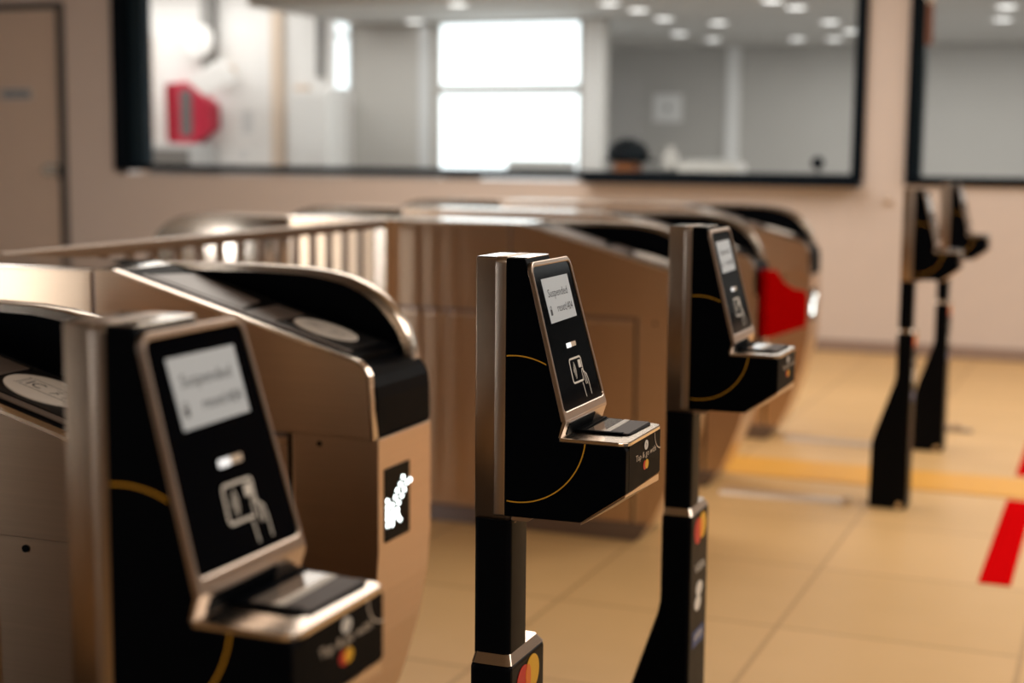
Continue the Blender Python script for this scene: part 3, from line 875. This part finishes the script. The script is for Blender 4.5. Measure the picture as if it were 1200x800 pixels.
    part('white_stripe', TP.plate([(0.1448, 0.0445), (0.1518, 0.0435), (0.1500, 0.1325), (0.1432, 0.133)], 0.0012, 0.0023), WHITEP, shelf)
    part('rubber_pad', TP.plate(rrect(0.1525, 0.1760, 0.0440, 0.130, 0.003), 0.0012, 0.0024), RUBBER, shelf)
    part('guide_rail', TP.plate([(0.113, 0.0390), (0.170, 0.0410), (0.170, 0.0480), (0.113, 0.0460)], 0.0012, 0.0030), BLACK, shelf, bevel=0.0006)
    part('guide_rail', TP.plate([(0.1112, 0.0440), (0.1205, 0.0440), (0.1185, 0.1400), (0.1112, 0.1410)], 0.0012, 0.0030), BLACK, shelf, bevel=0.0006)
    # front face print
    FP = Plane((0.1887, 0, 0), (0, 1, 0), (0, 0, 1), (1, 0, 0))
    fr = part('front_plate', FP.plate(rrect(0.010, 0.1335, 0.8315, 0.8838, 0.002), -0.002, 0.0), BLACK)
    part('contactless_disc', FP.plate(circ(0.0745, 0.8745, 0.0072, 0.0058), 0.0002, 0.0006), WHITEP, fr)
    cm = FP.stroke([(0.0735, 0.8770), (0.0755, 0.8745), (0.0740, 0.8720)], 0.0012, 0.0008)
    part('disc_mark', cm, INK, fr)
    part('front_lettering', FP.text('Tap & go with', (0.0745, 0.8632), 0.0095, 0.0004, width=0.080), CREAM, fr)
    part('small_red_circle', FP.plate(circ(0.0708, 0.8510, 0.0068, 0.0056), 0.0002, 0.0005), REDL, fr)
    part('small_yellow_circle', FP.plate(circ(0.0775, 0.8512, 0.0068, 0.0056), 0.0002, 0.0007), AMBERL, fr)
    part('white_arc', FP.stroke([(0.1345 + 0.0265 * math.cos(math.radians(a)), 0.8835 + 0.0225 * math.sin(math.radians(a))) for a in range(180, 273, 6)], 0.0014, 0.0006), CREAM, fr)
    return root


p0 = make_post('card reader post in sharp focus in the middle, white card drawing on its dark screen')
POSTS = [(0.0, None), (-0.744, 'nearest card reader post, large and blurred at lower left'),
         (0.807, 'card reader post right behind the sharp middle one, with coloured logos down its base'),
         (3.63, 'small blurred card reader post with flared black foot near the red tape'),
         (4.73, 'farthest card reader post, its shelf jutting out behind another small blurred post')]
for y, lb in POSTS:
    o = p0 if lb is None else copy_tree(p0)
    if lb:
        o['label'] = lb
    o.location = (0, y, 0)

# ------------------------------------------------------------------ the hall behind the camera
bm = bmesh.new()
for b in ((-11, -7.7, 0, 2.75), (-6.4, 7, 0, 2.75), (-7.7, -6.4, 2.4, 2.75)):
    box(b[0], b[1], -6.1, -6.0, b[2], b[3], bm)
struct(fin('wall_front', bm, WALLD))
for i, (x0, x1) in enumerate(((-6.2, -5.5), (-4.55, -3.9), (-2.4, -1.6), (0.4, 1.6))):
    struct(fin('pillar_added_%d' % (i + 1), box(x0, x1, -5.9, -5.3, 0, 2.75), FRAME2))  # dark pillars added out of view to put bands into the steel's reflections
w5 = struct(fin('window_5', box(-7.7, -7.66, -6.1, -6.0, 0, 2.4, box(-6.44, -6.4, -6.1, -6.0, 0, 2.4, box(-7.66, -6.44, -6.1, -6.0, 2.36, 2.4))), FRAMEM))
fin('pane', box(-7.66, -6.44, -6.06, -6.05, 0, 2.36), OUTSIDE, w5)
